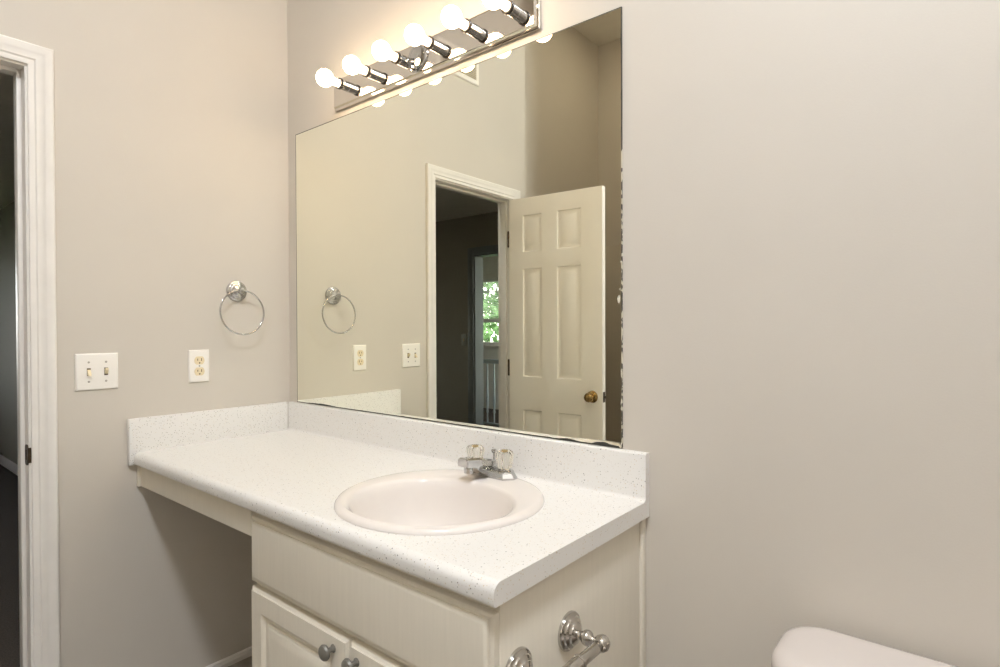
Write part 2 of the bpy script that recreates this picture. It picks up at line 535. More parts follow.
# ---- bedroom and landing seen through the door
HB = 2.345
bm = NB(); box(bm, -6.6, -0.23, -6.2, 0.1, -0.12, 0.0); struct('floor_bedroom', bm, M_CARPET)
bm = NB(); box(bm, -6.6, -0.25, -5.75, 0.1, HB, HB + 0.1); struct('ceiling_bedroom', bm, M_CEIL)
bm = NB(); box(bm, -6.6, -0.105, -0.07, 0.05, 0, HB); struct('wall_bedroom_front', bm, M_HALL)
BY = -2.95
OX0, OX1, OZ = -1.635, -0.70, 1.96
bm = NB()
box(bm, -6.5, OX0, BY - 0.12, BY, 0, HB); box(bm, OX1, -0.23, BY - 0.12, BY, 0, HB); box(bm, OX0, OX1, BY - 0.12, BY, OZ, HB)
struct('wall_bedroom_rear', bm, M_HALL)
bm = NB()
B0, B1 = -2.5, -1.0
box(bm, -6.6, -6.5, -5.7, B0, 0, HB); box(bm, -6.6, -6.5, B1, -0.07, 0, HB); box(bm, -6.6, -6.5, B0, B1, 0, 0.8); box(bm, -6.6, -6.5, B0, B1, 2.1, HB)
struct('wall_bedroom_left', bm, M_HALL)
w3 = thing('added_bedroom_window', 'wide unseen window added in the far left wall to light the bedroom', 'window', (-6.55, -1.75, 0.8)); w3['kind'] = 'structure'  # added out of view to let daylight into the dark bedroom
bm = NB()
for q0, q1, z0, z1 in ((B0, B1, 0.8, 0.85), (B0, B1, 2.05, 2.1), (B0, B0 + 0.05, 0.85, 2.05), (B1 - 0.05, B1, 0.85, 2.05), (-1.775, -1.725, 0.85, 2.05)):
    box(bm, -6.58, -6.54, q0, q1, z0, z1)
obj('window_frame', bm, M_TRIM, w3)
bm = NB(); box(bm, -6.562, -6.558, B0 + 0.05, B1 - 0.05, 0.85, 2.05); obj('window_pane', bm, M_PANE, w3)
BB2 = [(0, 0), (0.014, 0), (0.014, 0.05), (0.009, 0.062), (0.006, 0.078), (0, 0.080)]
bm = NB(); extrude_prof(bm, BB2, -6.5, -0.135, lambda a, b, p: (p, -0.07 - a, b)); struct('baseboard_bedroom', bm, M_TRIM)
# casing of the landing opening
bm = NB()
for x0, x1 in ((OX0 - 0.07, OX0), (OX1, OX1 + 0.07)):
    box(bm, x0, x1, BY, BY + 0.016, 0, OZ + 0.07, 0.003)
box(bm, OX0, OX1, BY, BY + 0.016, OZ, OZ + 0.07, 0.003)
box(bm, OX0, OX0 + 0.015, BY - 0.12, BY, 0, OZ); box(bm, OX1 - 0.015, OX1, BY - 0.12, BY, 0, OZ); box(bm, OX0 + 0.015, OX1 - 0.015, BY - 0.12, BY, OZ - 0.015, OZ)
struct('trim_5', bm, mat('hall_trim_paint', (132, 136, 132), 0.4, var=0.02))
# landing wall with window 2
LY = -5.5
LX0, LX1, LZ0, LZ1 = -4.15, -3.05, 0.98, 2.0
bm = NB()
box(bm, -6.5, LX0, LY - 0.15, LY, 0, HB); box(bm, LX1, -0.1, LY - 0.15, LY, 0, HB)
box(bm, LX0, LX1, LY - 0.15, LY, 0, LZ0); box(bm, LX0, LX1, LY - 0.15, LY, LZ1, HB)
struct('wall_landing_rear', bm, mat('landing_paint', (232, 230, 222), 0.7, var=0.02))
bm = NB()
L0, L1 = -5.25, -3.45
box(bm, -0.33, -0.23, -5.5, L0, 0, HB); box(bm, -0.33, -0.23, L1, BY - 0.12, 0, HB); box(bm, -0.33, -0.23, L0, L1, 0, 0.5); box(bm, -0.33, -0.23, L0, L1, 2.2, HB)
struct('wall_landing_right', bm, M_HALL)
w4 = thing('added_landing_window', 'tall window added in the right wall to light the landing, out of sight', 'window', (-0.28, -4.35, 0.5)); w4['kind'] = 'structure'  # unseen window added so daylight reaches the railing
bm = NB()
for q0, q1, z0, z1 in ((L0, L1, 0.5, 0.55), (L0, L1, 2.15, 2.2), (L0, L0 + 0.05, 0.55, 2.15), (L1 - 0.05, L1, 0.55, 2.15), (-4.375, -4.325, 0.55, 2.15)):
    box(bm, -0.30, -0.26, q0, q1, z0, z1)
obj('window_frame', bm, M_TRIM, w4)
bm = NB(); box(bm, -0.282, -0.278, L0 + 0.05, L1 - 0.05, 0.55, 2.15); obj('window_pane', bm, M_PANE, w4)
w2 = thing('window_1', 'small bright sash window on the landing, seen through both doorways', 'window', ((LX0 + LX1) / 2, LY, LZ0)); w2['kind'] = 'structure'
bm = NB(); f = 0.045
box(bm, LX0, LX1, LY - 0.1, LY - 0.04, LZ0, LZ0 + f); box(bm, LX0, LX1, LY - 0.1, LY - 0.04, LZ1 - f, LZ1)
box(bm, LX0, LX0 + f, LY - 0.1, LY - 0.04, LZ0 + f, LZ1 - f); box(bm, LX1 - f, LX1, LY - 0.1, LY - 0.04, LZ0 + f, LZ1 - f)
box(bm, LX0 + f, LX1 - f, LY - 0.1, LY - 0.05, 1.33, 1.385)
box(bm, LX0 + f, LX1 - f, LY - 0.085, LY - 0.065, 1.79, 1.815)
obj('window_frame', bm, M_TRIM, w2)
bm = NB(); box(bm, LX0 - 0.06, LX1 + 0.06, LY, LY + 0.018, LZ1, LZ1 + 0.07, 0.003); box(bm, LX0 - 0.06, LX0, LY, LY + 0.018, LZ0, LZ1, 0.003); box(bm, LX1, LX1 + 0.06, LY, LY + 0.018, LZ0, LZ1, 0.003); box(bm, LX0 - 0.08, LX1 + 0.08, LY, LY + 0.05, LZ0 - 0.03, LZ0, 0.004)
obj('window_casing', bm, M_TRIM, w2)
bm = NB(); box(bm, LX0 + f, LX1 - f, LY - 0.078, LY - 0.074, LZ0 + f, LZ1 - f); obj('window_pane', bm, M_PANE, w2)
bl = thing('window_blind', 'white slatted blind over the upper half of the landing window', 'blind', ((LX0 + LX1) / 2, LY - 0.02, LZ1 - 0.03))
bm = NB(); box(bm, LX0 + 0.01, LX1 - 0.01, LY - 0.036, LY - 0.004, LZ1 - 0.035, LZ1, 0.003); obj('headrail', bm, M_BLIND, bl)
bm = NB()
z = LZ1 - 0.05
while z > 1.40:
    v = [bm.verts.new(p) for p in [(LX0 + 0.015, LY - 0.032, z - 0.005), (LX1 - 0.015, LY - 0.032, z - 0.005), (LX1 - 0.015, LY - 0.008, z + 0.005), (LX0 + 0.015, LY - 0.008, z + 0.005)]]
    f1 = bm.faces.new(v); z -= 0.026
bmesh.ops.solidify(bm, geom=list(bm.faces), thickness=0.0012)
obj('slats', bm, M_BLIND, bl)
bm = NB(); box(bm, LX0 + 0.012, LX1 - 0.012, LY - 0.032, LY - 0.008, 1.375, 1.39, 0.003); obj('bottom_rail', bm, M_BLIND, bl)
# railing of the landing
RY = -4.1
rl = thing('stair_railing', 'grey landing railing with slim balusters below the window', 'railing', (-2.3, RY, 0))
bm = NB(); box(bm, -3.6, -1.2, RY - 0.03, RY + 0.03, 0.81, 0.86, 0.012, 3); obj('handrail', bm, M_RAIL, rl)
bm = NB(); box(bm, -3.6, -1.2, RY - 0.02, RY + 0.02, 0.06, 0.085, 0.004); obj('bottom_rail', bm, M_RAIL, rl)
BAL = [(0.010, 0.085), (0.010, 0.2), (0.016, 0.22), (0.012, 0.25), (0.018, 0.36), (0.011, 0.5), (0.016, 0.55), (0.010, 0.62), (0.010, 0.812)]
bb = None
for i in range(22):
    x = -3.52 + i * 0.107
    if bb is None:
        bm = NB(); lathe(bm, BAL, Matrix.Translation((x, RY, 0)), 12)
        bb = obj('baluster', bm, M_RAIL, rl, origin=(x, RY, 0))
    else:
        c = bb.copy(); COL.objects.link(c); c.parent = rl; c.location.x = x + 2.3
for x in (-3.64, -1.16):
    bm = NB(); box(bm, x - 0.045, x + 0.045, RY - 0.045, RY + 0.045, 0, 0.94, 0.005); lathe(bm, [(0.05, 0.94), (0.055, 0.955), (0.03, 0.97), (0.038, 1.0), (0.025, 1.03), (0, 1.04)], Matrix.Translation((x, RY, 0)), 20)
    obj('newel_post', bm, M_RAIL, rl)
# hall light switch on the dark bedroom wall
sw = thing('light_switch', 'small switch plate on the dark bedroom wall, seen through the mirrored doorway', 'light switch', (-1.765, BY, 1.125))
bm = NB(); box(bm, -1.80, -1.73, BY, BY + 0.006, 1.068, 1.182, 0.002); obj('plate', bm, mat('grey_plate', (170, 170, 160), 0.4, var=0.01), sw)
bm = NB(); box(bm, -1.77, -1.76, BY + 0.006, BY + 0.016, 1.112, 1.138, 0.002); obj('toggle', bm, M_IVORY, sw)
# outside the landing window: lawn and trees
bm = NB(); box(bm, -30, 20, -45, -6.2, -2.9, -2.7); struct('ground', bm, M_GRASS)
def tree(x, y, h, seed, label):
    rnd = random.Random(seed)
    t = thing('tree', label, 'tree', (x, y, -2.7), 0, 'trees outside the landing window')
    bm = NB(); tube(bm, [(x, y, -2.7), (x + 0.05, y, -1), (x, y + 0.1, h * 0.4), (x + 0.1, y, h * 0.7)], [0.18, 0.14, 0.1, 0.04], 10); obj('trunk', bm, M_BARK, t)
    bm = NB()
    for i in range(2600):
        u = rnd.random(); th = rnd.random() * 2 * PI; ph = math.acos(2 * rnd.random() - 1)
        r = 1.7 * u ** 0.45
        c = Vector((x + r * math.sin(ph) * math.cos(th), y + r * math.sin(ph) * math.sin(th), h * 0.5 + 1.5 * r * math.cos(ph)))
        e = Euler((rnd.random() * 6, rnd.random() * 6, rnd.random() * 6)).to_matrix()
        s = 0.07 + 0.07 * rnd.random()
        bm.faces.new([bm.verts.new(c + e @ Vector(p) * s) for p in [(-1, 0, 0), (0, -0.5, 0.1), (1, 0, 0), (0, 0.5, 0.1)]])
    obj('foliage', bm, M_LEAF, t)
tree(-5.6, -10.0, 3.2, 3, 'leafy green tree outside the landing window')
tree(-10.2, -12.0, 3.6, 5, 'leafy green tree outside the landing window')
tree(-6.4, -15.8, 4.2, 9, 'leafy green tree outside the landing window')

# ---- unseen lamp added above the shower stall to brighten the recess
dl = thing('added_shower_lamp', 'round unseen lamp added to brighten the shower stall', 'ceiling lamp', (0.52, -2.25, H))
bm = NB(); lathe(bm, [(0.085, -0.0005), (0.085, -0.006), (0.078, -0.009), (0.062, -0.006), (0.060, -0.001)], Matrix.Translation((0.52, -2.25, H)), 36); obj('trim_ring', bm, M_TRIM, dl)
bm = NB(); lathe(bm, [(0.059, -0.0008), (0.059, -0.003), (0.0, -0.005)], Matrix.Translation((0.52, -2.25, H)), 36)
ml_ = mat('fill_lamp_glass', (250, 240, 225), 0.5)
ml_.node_tree.nodes['Principled BSDF'].inputs['Emission Color'].default_value = (1, 0.88, 0.70, 1)
ml_.node_tree.nodes['Principled BSDF'].inputs['Emission Strength'].default_value = SHOWER_STRENGTH
obj('lamp_glass', bm, ml_, dl)
# ---- shower panel on the rear wall, air vent above the door
bm = NB(); box(bm, REC + 0.001, 0.799, YR + 0.001, YR + 0.012, 0.05, 1.885, 0.004)
o = obj('shower_panel', bm, M_SURROUND, origin=(0.3, YR, 0.05))
o['label'] = 'pale smooth shower panel on the rear wall, a sliver seen beside the mirrored door'; o['category'] = 'shower panel'
vg = thing('air_vent', 'white air vent grille high above the door, cut off by the mirror top', 'vent', (0.0, -1.03, 2.64))
bm = NB()
vy0, vy1, vz0, vz1 = -1.168, -0.87, 2.585, 2.745
def fr(ins, x): return [(x, vy0 + ins, vz0 + ins), (x, vy1 - ins, vz0 + ins), (x, vy1 - ins, vz1 - ins), (x, vy0 + ins, vz1 - ins)]
loft(bm, [fr(0, 0), fr(0.0, 0.003), fr(0.006, 0.008), fr(0.024, 0.008), fr(0.026, 0.002)])
obj('frame', bm, M_PLATE, vg)
bm = NB()
z = vz0 + 0.032
while z < vz1 - 0.03:
    box(bm, 0.002, 0.0085, vy0 + 0.026, vy1 - 0.026, z, z + 0.0035); z += 0.0095
obj('louvers', bm, mat('vent_louver', (205, 196, 178), 0.5, var=0.02), vg)

# ------------------------------------------------------------------ mirror
bm = NB(); box(bm, MX0, MX1, -MT, -0.0003, MZ0, MZ1)
o = obj('wall_mirror', bm, M_MIRROR, origin=(MX0, 0, MZ0))
o['label'] = 'large frameless wall mirror with corroded edges above the vanity counter'; o['category'] = 'mirror'

# ------------------------------------------------------------------ countertop
CT, CX1, CYF, CTH, BSH = 0.840, 1.543, -0.5655, 0.038, 0.111
SPX, SPY, SRA, SRB = 1.153, -0.294, 0.246, 0.241      # outer rim of the sink
ct = thing('countertop', 'long white speckled laminate counter with backsplash along the mirror wall', 'countertop', (0.78, -0.28, CT - CTH))
def arc(cx, cy, r, a0, a1, n):
    return [(cx + r * math.cos(math.radians(a0 + (a1 - a0) * k / n)), cy + r * math.sin(math.radians(a0 + (a1 - a0) * k / n))) for k in range(n + 1)]
R1 = 0.019
prof = [(0.0, CT - CTH)]                                    # back bottom
prof += [(CYF + 0.006, CT - CTH)]
prof += arc(CYF + 0.006, CT - CTH + 0.006, 0.006, 270, 180, 3)[1:]
prof += arc(CYF + R1, CT - R1, R1, 180, 90, 8)
i_top0 = len(prof) - 1
prof += arc(-0.019 - 0.010, CT + 0.010, 0.010, 270, 360, 5)
i_top1 = i_top0 + 1
prof += arc(-0.019 + 0.006, CT + BSH - 0.006, 0.006, 180, 90, 4)
prof += [(0.0, CT + BSH)]
bm = NB()
X0c = 0.019
n = len(prof)
A = [bm.verts.new((X0c, a, b)) for a, b in prof]
B = [bm.verts.new((CX1, a, b)) for a, b in prof]
for k in range(n):
    if k in (i_top0, 0): continue
    bm.faces.new((A[k], A[(k + 1) % n], B[(k + 1) % n], B[k]))
bm.faces.new(list(reversed(A))); bm.faces.new(B)
# the flat top with the round cut-out for the basin
HA, HB_ = SRA - 0.018, SRB - 0.018
ty0, ty1 = prof[i_top0][0], prof[i_top1][0]
by0, by1 = prof[1][0], prof[0][0]
corners = [(X0c, ty0), (CX1, ty0), (CX1, ty1), (X0c, ty1), (X0c, by0), (CX1, by0), (CX1, by1), (X0c, by1)]
angs = sorted([2 * PI * k / 72 - PI for k in range(72)] + [math.atan2(cy - SPY, cx - SPX) for cx, cy in corners])
hole, rim, low, rim2 = [], [], [], []
for a in angs:
    ca, sa = math.cos(a), math.sin(a)
    hole.append(bm.verts.new((SPX + HA * ca, SPY + HB_ * sa, CT)))
    low.append(bm.verts.new((SPX + HA * ca, SPY + HB_ * sa, CT - CTH)))
    t = min([((CX1 if ca > 0 else X0c) - SPX) / ca if abs(ca) > 1e-9 else 9e9, ((ty1 if sa > 0 else ty0) - SPY) / sa if abs(sa) > 1e-9 else 9e9])
    rim.append(bm.verts.new((SPX + t * ca, SPY + t * sa, CT)))
    t = min([((CX1 if ca > 0 else X0c) - SPX) / ca if abs(ca) > 1e-9 else 9e9, ((by1 if sa > 0 else by0) - SPY) / sa if abs(sa) > 1e-9 else 9e9])
    rim2.append(bm.verts.new((SPX + t * ca, SPY + t * sa, CT - CTH)))
for k in range(len(angs)):
    q = (k + 1) % len(angs)
    bm.faces.new((hole[k], hole[q], rim[q], rim[k]))
    bm.faces.new((hole[k], low[k], low[q], hole[q]))
    bm.faces.new((low[k], rim2[k], rim2[q], low[q]))
# two end edges of the top (side outlines) keep a tiny rounding
obj('slab', bm, M_COUNTER, ct, sharp=30)
bm = NB(); box(bm, 0.0, 0.019, -0.578, -0.0195, CT - CTH - 0.002, CT + BSH, 0.003, 3)
obj('side_splash', bm, M_COUNTER, ct)

# ------------------------------------------------------------------ sink
sk = thing('sink', 'round white porcelain drop in basin sunk into the counter', 'sink', (SPX, SPY, CT))
BX, BY_, BA, BB_ = 1.166, -0.338, 0.196, 0.173            # bowl opening
bm = NB()
loops = []
NS = 96
def ell(cx, cy, a, b, z, nexp=2.0):
    out = []
    for k in range(NS):
        t = 2 * PI * k / NS
        out.append((cx + a * math.cos(t), cy + b * math.sin(t), z))
    return out
for d, z in ((0.0, CT + 0.0004), (0.0005, CT + 0.004), (0.004, CT + 0.009), (0.010, CT + 0.0118), (0.018, CT + 0.0125)):
    loops.append(ell(SPX, SPY, SRA - d, SRB - d, z))
loops.append(ell(BX, BY_, BA + 0.012, BB_ + 0.010, CT + 0.0112))
loops.append(ell(BX, BY_, BA + 0.005, BB_ + 0.004, CT + 0.009))
loops.append(ell(BX, BY_, BA, BB_, CT + 0.003))
for t, z in ((0.965, -0.012), (0.93, -0.035), (0.88, -0.065), (0.80, -0.095), (0.68, -0.120), (0.52, -0.136), (0.34, -0.145), (0.16, -0.149)):
    loops.append(ell(BX + 0.0 * (1 - t), BY_ + 0.02 * (1 - t), BA * t, BB_ * t, CT + z))
loft(bm, loops, cap0=False, cap1=False)
obj('basin', bm, M_PORC, sk, sharp=60)
bm = NB(); dz = CT - 0.149
lathe(bm, [(0.034, dz - 0.03), (0.034, dz - 0.001), (0.033, dz + 0.001), (0.027, dz + 0.0005), (0.022, dz - 0.006), (0.0, dz - 0.006)], Matrix.Translation((BX, BY_ + 0.0168, 0)), 32)
obj('drain', bm, M_CHROME, sk)

# ------------------------------------------------------------------ faucet
FX, FY, FZ = 1.130, -0.088, CT + 0.0118
fc = thing('faucet', 'chrome centerset faucet with two clear knobs at the back of the sink', 'faucet', (FX, FY, FZ))
def hexa(hx, hy, c, z): return [(FX - hx + c, FY - hy, z), (FX + hx - c, FY - hy, z), (FX + hx, FY - hy + c, z), (FX + hx, FY + hy - c, z), (FX + hx - c, FY + hy, z), (FX - hx + c, FY + hy, z), (FX - hx, FY + hy - c, z), (FX - hx, FY - hy + c, z)]
bm = NB()
loft(bm, [hexa(0.087, 0.028, 0.020, FZ), hexa(0.087, 0.028, 0.020, FZ + 0.005), hexa(0.079, 0.022, 0.016, FZ + 0.016), hexa(0.076, 0.019, 0.014, FZ + 0.017)])
obj('base', bm, M_CHROME, fc, sharp=20)
bm = NB()
def sec(y, z0, z1, hw0, hw1):
    b = min(0.004, (z1 - z0) * 0.25)
    return [(FX - hw0, y, z0), (FX + hw0, y, z0), (FX + hw0, y, z1 - b), (FX + hw1, y, z1), (FX - hw1, y, z1), (FX - hw0, y, z1 - b)]
loft(bm, [sec(FY + 0.020, FZ + 0.014, FZ + 0.030, 0.021, 0.014), sec(FY + 0.008, FZ + 0.014, FZ + 0.040, 0.021, 0.013), sec(FY - 0.026, FZ + 0.004, FZ + 0.049, 0.0215, 0.013),
          sec(FY - 0.050, FZ + 0.016, FZ + 0.055, 0.020, 0.0125), sec(FY - 0.076, FZ + 0.034, FZ + 0.059, 0.0185, 0.012), sec(FY - 0.102, FZ + 0.039, FZ + 0.062, 0.0175, 0.0115), sec(FY - 0.106, FZ + 0.042, FZ + 0.060, 0.0155, 0.0095)])
sp_ = obj('spout', bm, M_CHROME, fc, sharp=20)
bm = NB(); lathe(bm, [(0.0, FZ + 0.019), (0.008, FZ + 0.019), (0.0115, FZ + 0.021), (0.0115, FZ + 0.036), (0.010, FZ + 0.043)], Matrix.Translation((FX, FY - 0.083, 0)), 24)
obj('aerator', bm, M_CHROME, sp_)
for sx in (-1, 1):
    hx = FX + sx * 0.0508
    bm = NB()
    lathe(bm, [(0.026, FZ + 0.015), (0.024, FZ + 0.019), (0.016, FZ + 0.021), (0.013, FZ + 0.026), (0.0, FZ + 0.026)], Matrix.Translation((hx, FY, 0)), 4 if False else 28)
    st_ = obj('handle_stem', bm, M_CHROME, fc)
    bm = NB()
    lathe(bm, [(0.0, FZ + 0.024), (0.0165, FZ + 0.024), (0.0185, FZ + 0.027), (0.0205, FZ + 0.044), (0.0235, FZ + 0.057), (0.0235, FZ + 0.064), (0.019, FZ + 0.070), (0.010, FZ + 0.073), (0.0, FZ + 0.0735)], Matrix.Translation((hx, FY, 0)), 80, 10, 0.07)
    kb = obj('handle_knob', bm, M_ACRYLIC, fc, sharp=50)
    bm = NB()
    lathe(bm, [(0.008, FZ + 0.0640), (0.008, FZ + 0.0660), (0.0, FZ + 0.0668)], Matrix.Translation((hx, FY, 0)), 20)
    obj('handle_cap', bm, M_GOLDCAP, kb)
bm = NB(); lathe(bm, [(0.0025, FZ + 0.02), (0.0025, FZ + 0.054), (0.006, FZ + 0.056), (0.0075, FZ + 0.060), (0.0065, FZ + 0.065), (0.0, FZ + 0.066)], Matrix.Translation((FX, FY + 0.0185, 0)), 16)
obj('lift_rod', bm, M_CHROME, fc)

# ------------------------------------------------------------------ vanity cabinet
VX0, VX1 = 0.743, 1.528
VYF = -0.532          # face frame plane; fronts stand proud of it
va = thing('vanity_cabinet', 'cream two door vanity cabinet with one wide false drawer under the sink', 'cabinet', ((VX0 + VX1) / 2, -0.27, 0))
CB = CT - CTH
bm = NB(); box(bm, VX1 - 0.016, VX1, VYF, -0.020, 0.0, CB, 0.001); obj('side_panel', bm, M_CAB, va)
bm = NB(); box(bm, VX0, VX0 + 0.016, VYF, -0.013, 0.0, CB, 0.001); obj('side_panel', bm, M_CAB, va)
bm = NB()
box(bm, VX0 + 0.016, VX0 + 0.05, VYF, VYF + 0.018, 0.09, CB); box(bm, VX1 - 0.05, VX1 - 0.016, VYF, VYF + 0.018, 0.09, CB)
box(bm, VX0 + 0.05, VX1 - 0.05, VYF, VYF + 0.018, CB - 0.04, CB); box(bm, VX0 + 0.05, VX1 - 0.05, VYF, VYF + 0.018, 0.59, 0.635); box(bm, VX0 + 0.05, VX1 - 0.05, VYF, VYF + 0.018, 0.09, 0.12)
box(bm, 1.125, 1.155, VYF, VYF + 0.018, 0.12, 0.59)
obj('face_frame', bm, M_CAB, va)
bm = NB(); box(bm, VX0 + 0.016, VX1 - 0.016, VYF + 0.05, VYF + 0.066, 0, 0.09); box(bm, VX0 + 0.016, VX1 - 0.016, VYF + 0.066, -0.016, 0.08, 0.096)
obj('toe_kick', bm, M_CAB, va)
yf = VYF - 0.018
bm = NB(); panel(bm, VX0 - 0.001, VX1 - 0.001, 0.618, 0.780, VYF, [(0.0, yf + 0.009), (0.0015, yf + 0.0055), (0.006, yf + 0.003), (0.010, yf + 0.003), (0.0108, yf + 0.0005), (0.0165, yf - 0.0025), (0.020, yf - 0.003)])
obj('drawer_front', bm, M_CAB, va, sharp=25)
SPL = 1.142
DOORST = [(0.0, yf + 0.010), (0.002, yf + 0.006), (0.007, yf + 0.003), (0.0078, yf + 0.0005), (0.012, yf), (0.052, yf), (0.054, yf + 0.001), (0.062, yf + 0.008), (0.066, yf + 0.009), (0.072, yf + 0.009), (0.074, yf + 0.0065), (0.079, yf + 0.006), (0.082, yf + 0.004), (0.096, yf + 0.001), (0.100, yf + 0.0005)]
for (a, b, kx) in ((VX0 - 0.001, SPL - 0.002, SPL - 0.049), (SPL + 0.002, VX1 - 0.001, SPL + 0.030)):
    bm = NB(); panel(bm, a, b, 0.085, 0.606, VYF, DOORST)
    dr = obj('door', bm, M_CAB, va, sharp=25)
    bm = NB()
    lathe(bm, [(0.0085, 0.0), (0.0085, 0.002), (0.0055, 0.005), (0.005, 0.013), (0.008, 0.016), (0.0155, 0.019), (0.0165, 0.0225), (0.0145, 0.027), (0.008, 0.0305), (0.0, 0.0315)], axis((kx, yf + 0.0002, 0.575), (0, -1, 0)), 28)
    obj('knob', bm, M_PEWTER, dr, label='dark pewter mushroom knob')
bm = NB(); box(bm, VX1 - 0.016, VX1 + 0.007, -0.020, -0.0005, 0.0, CB - 0.0005, 0.003, 3); obj('scribe_strip', bm, M_CAB, va)
# apron that bridges the knee space between the cabinet and the left wall
bm = NB(); box(bm, 0.020, VX0 - 0.0005, -0.546, -0.528, CB - 0.074, CB - 0.001, 0.0015)
obj('apron', bm, M_CAB, va)
bm = NB(); box(bm, 0.0005, 0.020, -0.552, -0.522, CB - 0.076, CB - 0.003, 0.004, 3)
obj('apron_cleat', bm, M_CAB, va)

# ------------------------------------------------------------------ paper holder on the cabinet side
tp = thing('paper_holder', 'polished nickel toilet paper holder with empty roller on the cabinet side', 'toilet paper holder', (VX1, -0.407, 0.665))
MOUNT = [(0.036, 0.0), (0.0365, 0.003), (0.035, 0.0065), (0.031, 0.008), (0.029, 0.0095), (0.0275, 0.0125), (0.023, 0.0145), (0.021, 0.016), (0.0195, 0.0195), (0.014, 0.022), (0.0085, 0.025), (0.0075, 0.029), (0.010, 0.033), (0.0135, 0.037), (0.0145, 0.042), (0.013, 0.047), (0.0085, 0.051), (0.006, 0.055), (0.006, 0.064), (0.0, 0.064)]
mt = None
for y in (-0.327, -0.487):
    if mt is None:
        bm = NB(); lathe(bm, MOUNT, axis((VX1, y, 0.665), (1, 0, 0)), 40)
        mt = obj('post', bm, M_NICKEL, tp, origin=(VX1, y, 0.665)); 
        bm = NB(); rs = [(0.0, -0.0155), (0.008, -0.0135), (0.0135, -0.008), (0.0155, 0.0), (0.0135, 0.008), (0.008, 0.0135), (0.0, 0.0155)]
        lathe(bm, rs, axis((VX1 + 0.072, y, 0.665), (0, 1, 0)), 28); bl_ = obj('ball_end', bm, M_NICKEL, mt)
    else:
        c = copy_tree(mt, tp); c.location.y += -0.16
bm = NB()
lathe(bm, [(0.0085, 0.0), (0.0105, 0.003), (0.0105, 0.066), (0.0140, 0.0665), (0.0140, 0.0695), (0.0125, 0.0705), (0.0125, 0.137), (0.0085, 0.140)], axis((VX1 + 0.072, -0.337 , 0.665), (0, -1, 0)), 28)
obj('roller', bm, M_NICKEL, tp)

# ------------------------------------------------------------------ vanity light bar
LX0_, LX1_, LZA, LZB, LFY = 0.330, 1.241, 2.031, 2.141, -0.020
lb = thing('vanity_light_bar', 'chrome wall light bar holding six lit globe bulbs above the mirror', 'wall light', ((LX0_ + LX1_) / 2, 0, (LZA + LZB) / 2))
bm = NB()
def lr(ins, y): return [(LX0_ + ins, y, LZA + ins), (LX1_ - ins, y, LZA + ins), (LX1_ - ins, y, LZB - ins), (LX0_ + ins, y, LZB - ins)]
loft(bm, [lr(0, -0.0003), lr(0, -0.009), lr(0.002, -0.011), lr(0.007, -0.0125), lr(0.010, LFY + 0.001), lr(0.012, LFY)])
obj('back_plate', bm, M_CHROME_PLATE, lb, sharp=25)
bm = NB()
lathe(bm, [(0.044, 0.0), (0.044, 0.003), (0.040, 0.005), (0.034, 0.004), (0.030, 0.006), (0.012, 0.008), (0.0, 0.0085)], axis(((LX0_ + LX1_) / 2, LFY, (LZA + LZB) / 2), (0, -1, 0)), 40)
obj('center_boss', bm, M_CHROME, lb)
proto = None
for i in range(6):
    x = 0.427 + i * 0.1488
    zc = 2.091
    if proto is None:
        bm = NB(); lathe(bm, [(0.0175, 0.0), (0.0175, 0.002), (0.0165, 0.003), (0.0165, 0.037), (0.0155, 0.038), (0.0, 0.038)], axis((x, LFY, zc), (0, -1, 0)), 32)
        so = obj('socket', bm, M_CHROME, lb, origin=(x, LFY, zc))
        bm = NB(); lathe(bm, [(0.0168, 0.0315), (0.0187, 0.0325), (0.0187, 0.0405), (0.0178, 0.0415), (0.0135, 0.0415), (0.0135, 0.0355)], axis((x, LFY, zc), (0, -1, 0)), 32)
        obj('socket_ring', bm, M_BLACK, so)
        bm = NB()
        rb = 0.0288; cy = 0.0945
        pr = [(0.0118, 0.039), (0.0118, 0.056), (0.0130, 0.063), (0.0150, 0.0685)]
        a0 = math.degrees(math.acos((0.0235) / rb))
        for k in range(1, 25):
            a = math.radians(-57 + 147 * k / 24)
            pr.append((max(0.0, rb * math.cos(a)), cy + rb * math.sin(a)))
        pr[-1] = (0.0, cy + rb)
        lathe(bm, pr, axis((x, LFY, zc), (0, -1, 0)), 36)
        obj('bulb', bm, M_BULB, so, label='round lit globe bulb')
        proto = so
    else:
        c = copy_tree(proto, lb); c.location.x = proto.location.x + i * 0.1488

# ------------------------------------------------------------------ towel ring
tr = thing('towel_ring', 'chrome towel ring hanging on the left wall above the outlet', 'towel ring', (0, -0.215, 1.383))
bm = NB()
lathe(bm, [(0.0385, 0), (0.039, 0.003), (0.0372, 0.0065), (0.033, 0.0075), (0.0315, 0.0085), (0.0295, 0.0125), (0.024, 0.0140), (0.0225, 0.0152), (0.0205, 0.0195), (0.0145, 0.0215), (0.008, 0.0235), (0.007, 0.028), (0.0095, 0.032), (0.012, 0.037), (0.012, 0.042), (0.009, 0.047), (0.0, 0.0495)], axis((0, -0.215, 1.383), (1, 0, 0)), 40)
obj('wall_mount', bm, M_CHROME, tr)
bm = NB()
RR = 0.0815
tube(bm, [(0.040 + 0.012 * (1 - math.cos(2 * PI * k / 64)) / 2, -0.2145 + RR * math.sin(2 * PI * k / 64), 1.385 - RR + RR * math.cos(2 * PI * k / 64)) for k in range(64)], 0.0032, 12, True)
obj('ring', bm, M_CHROME, tr)

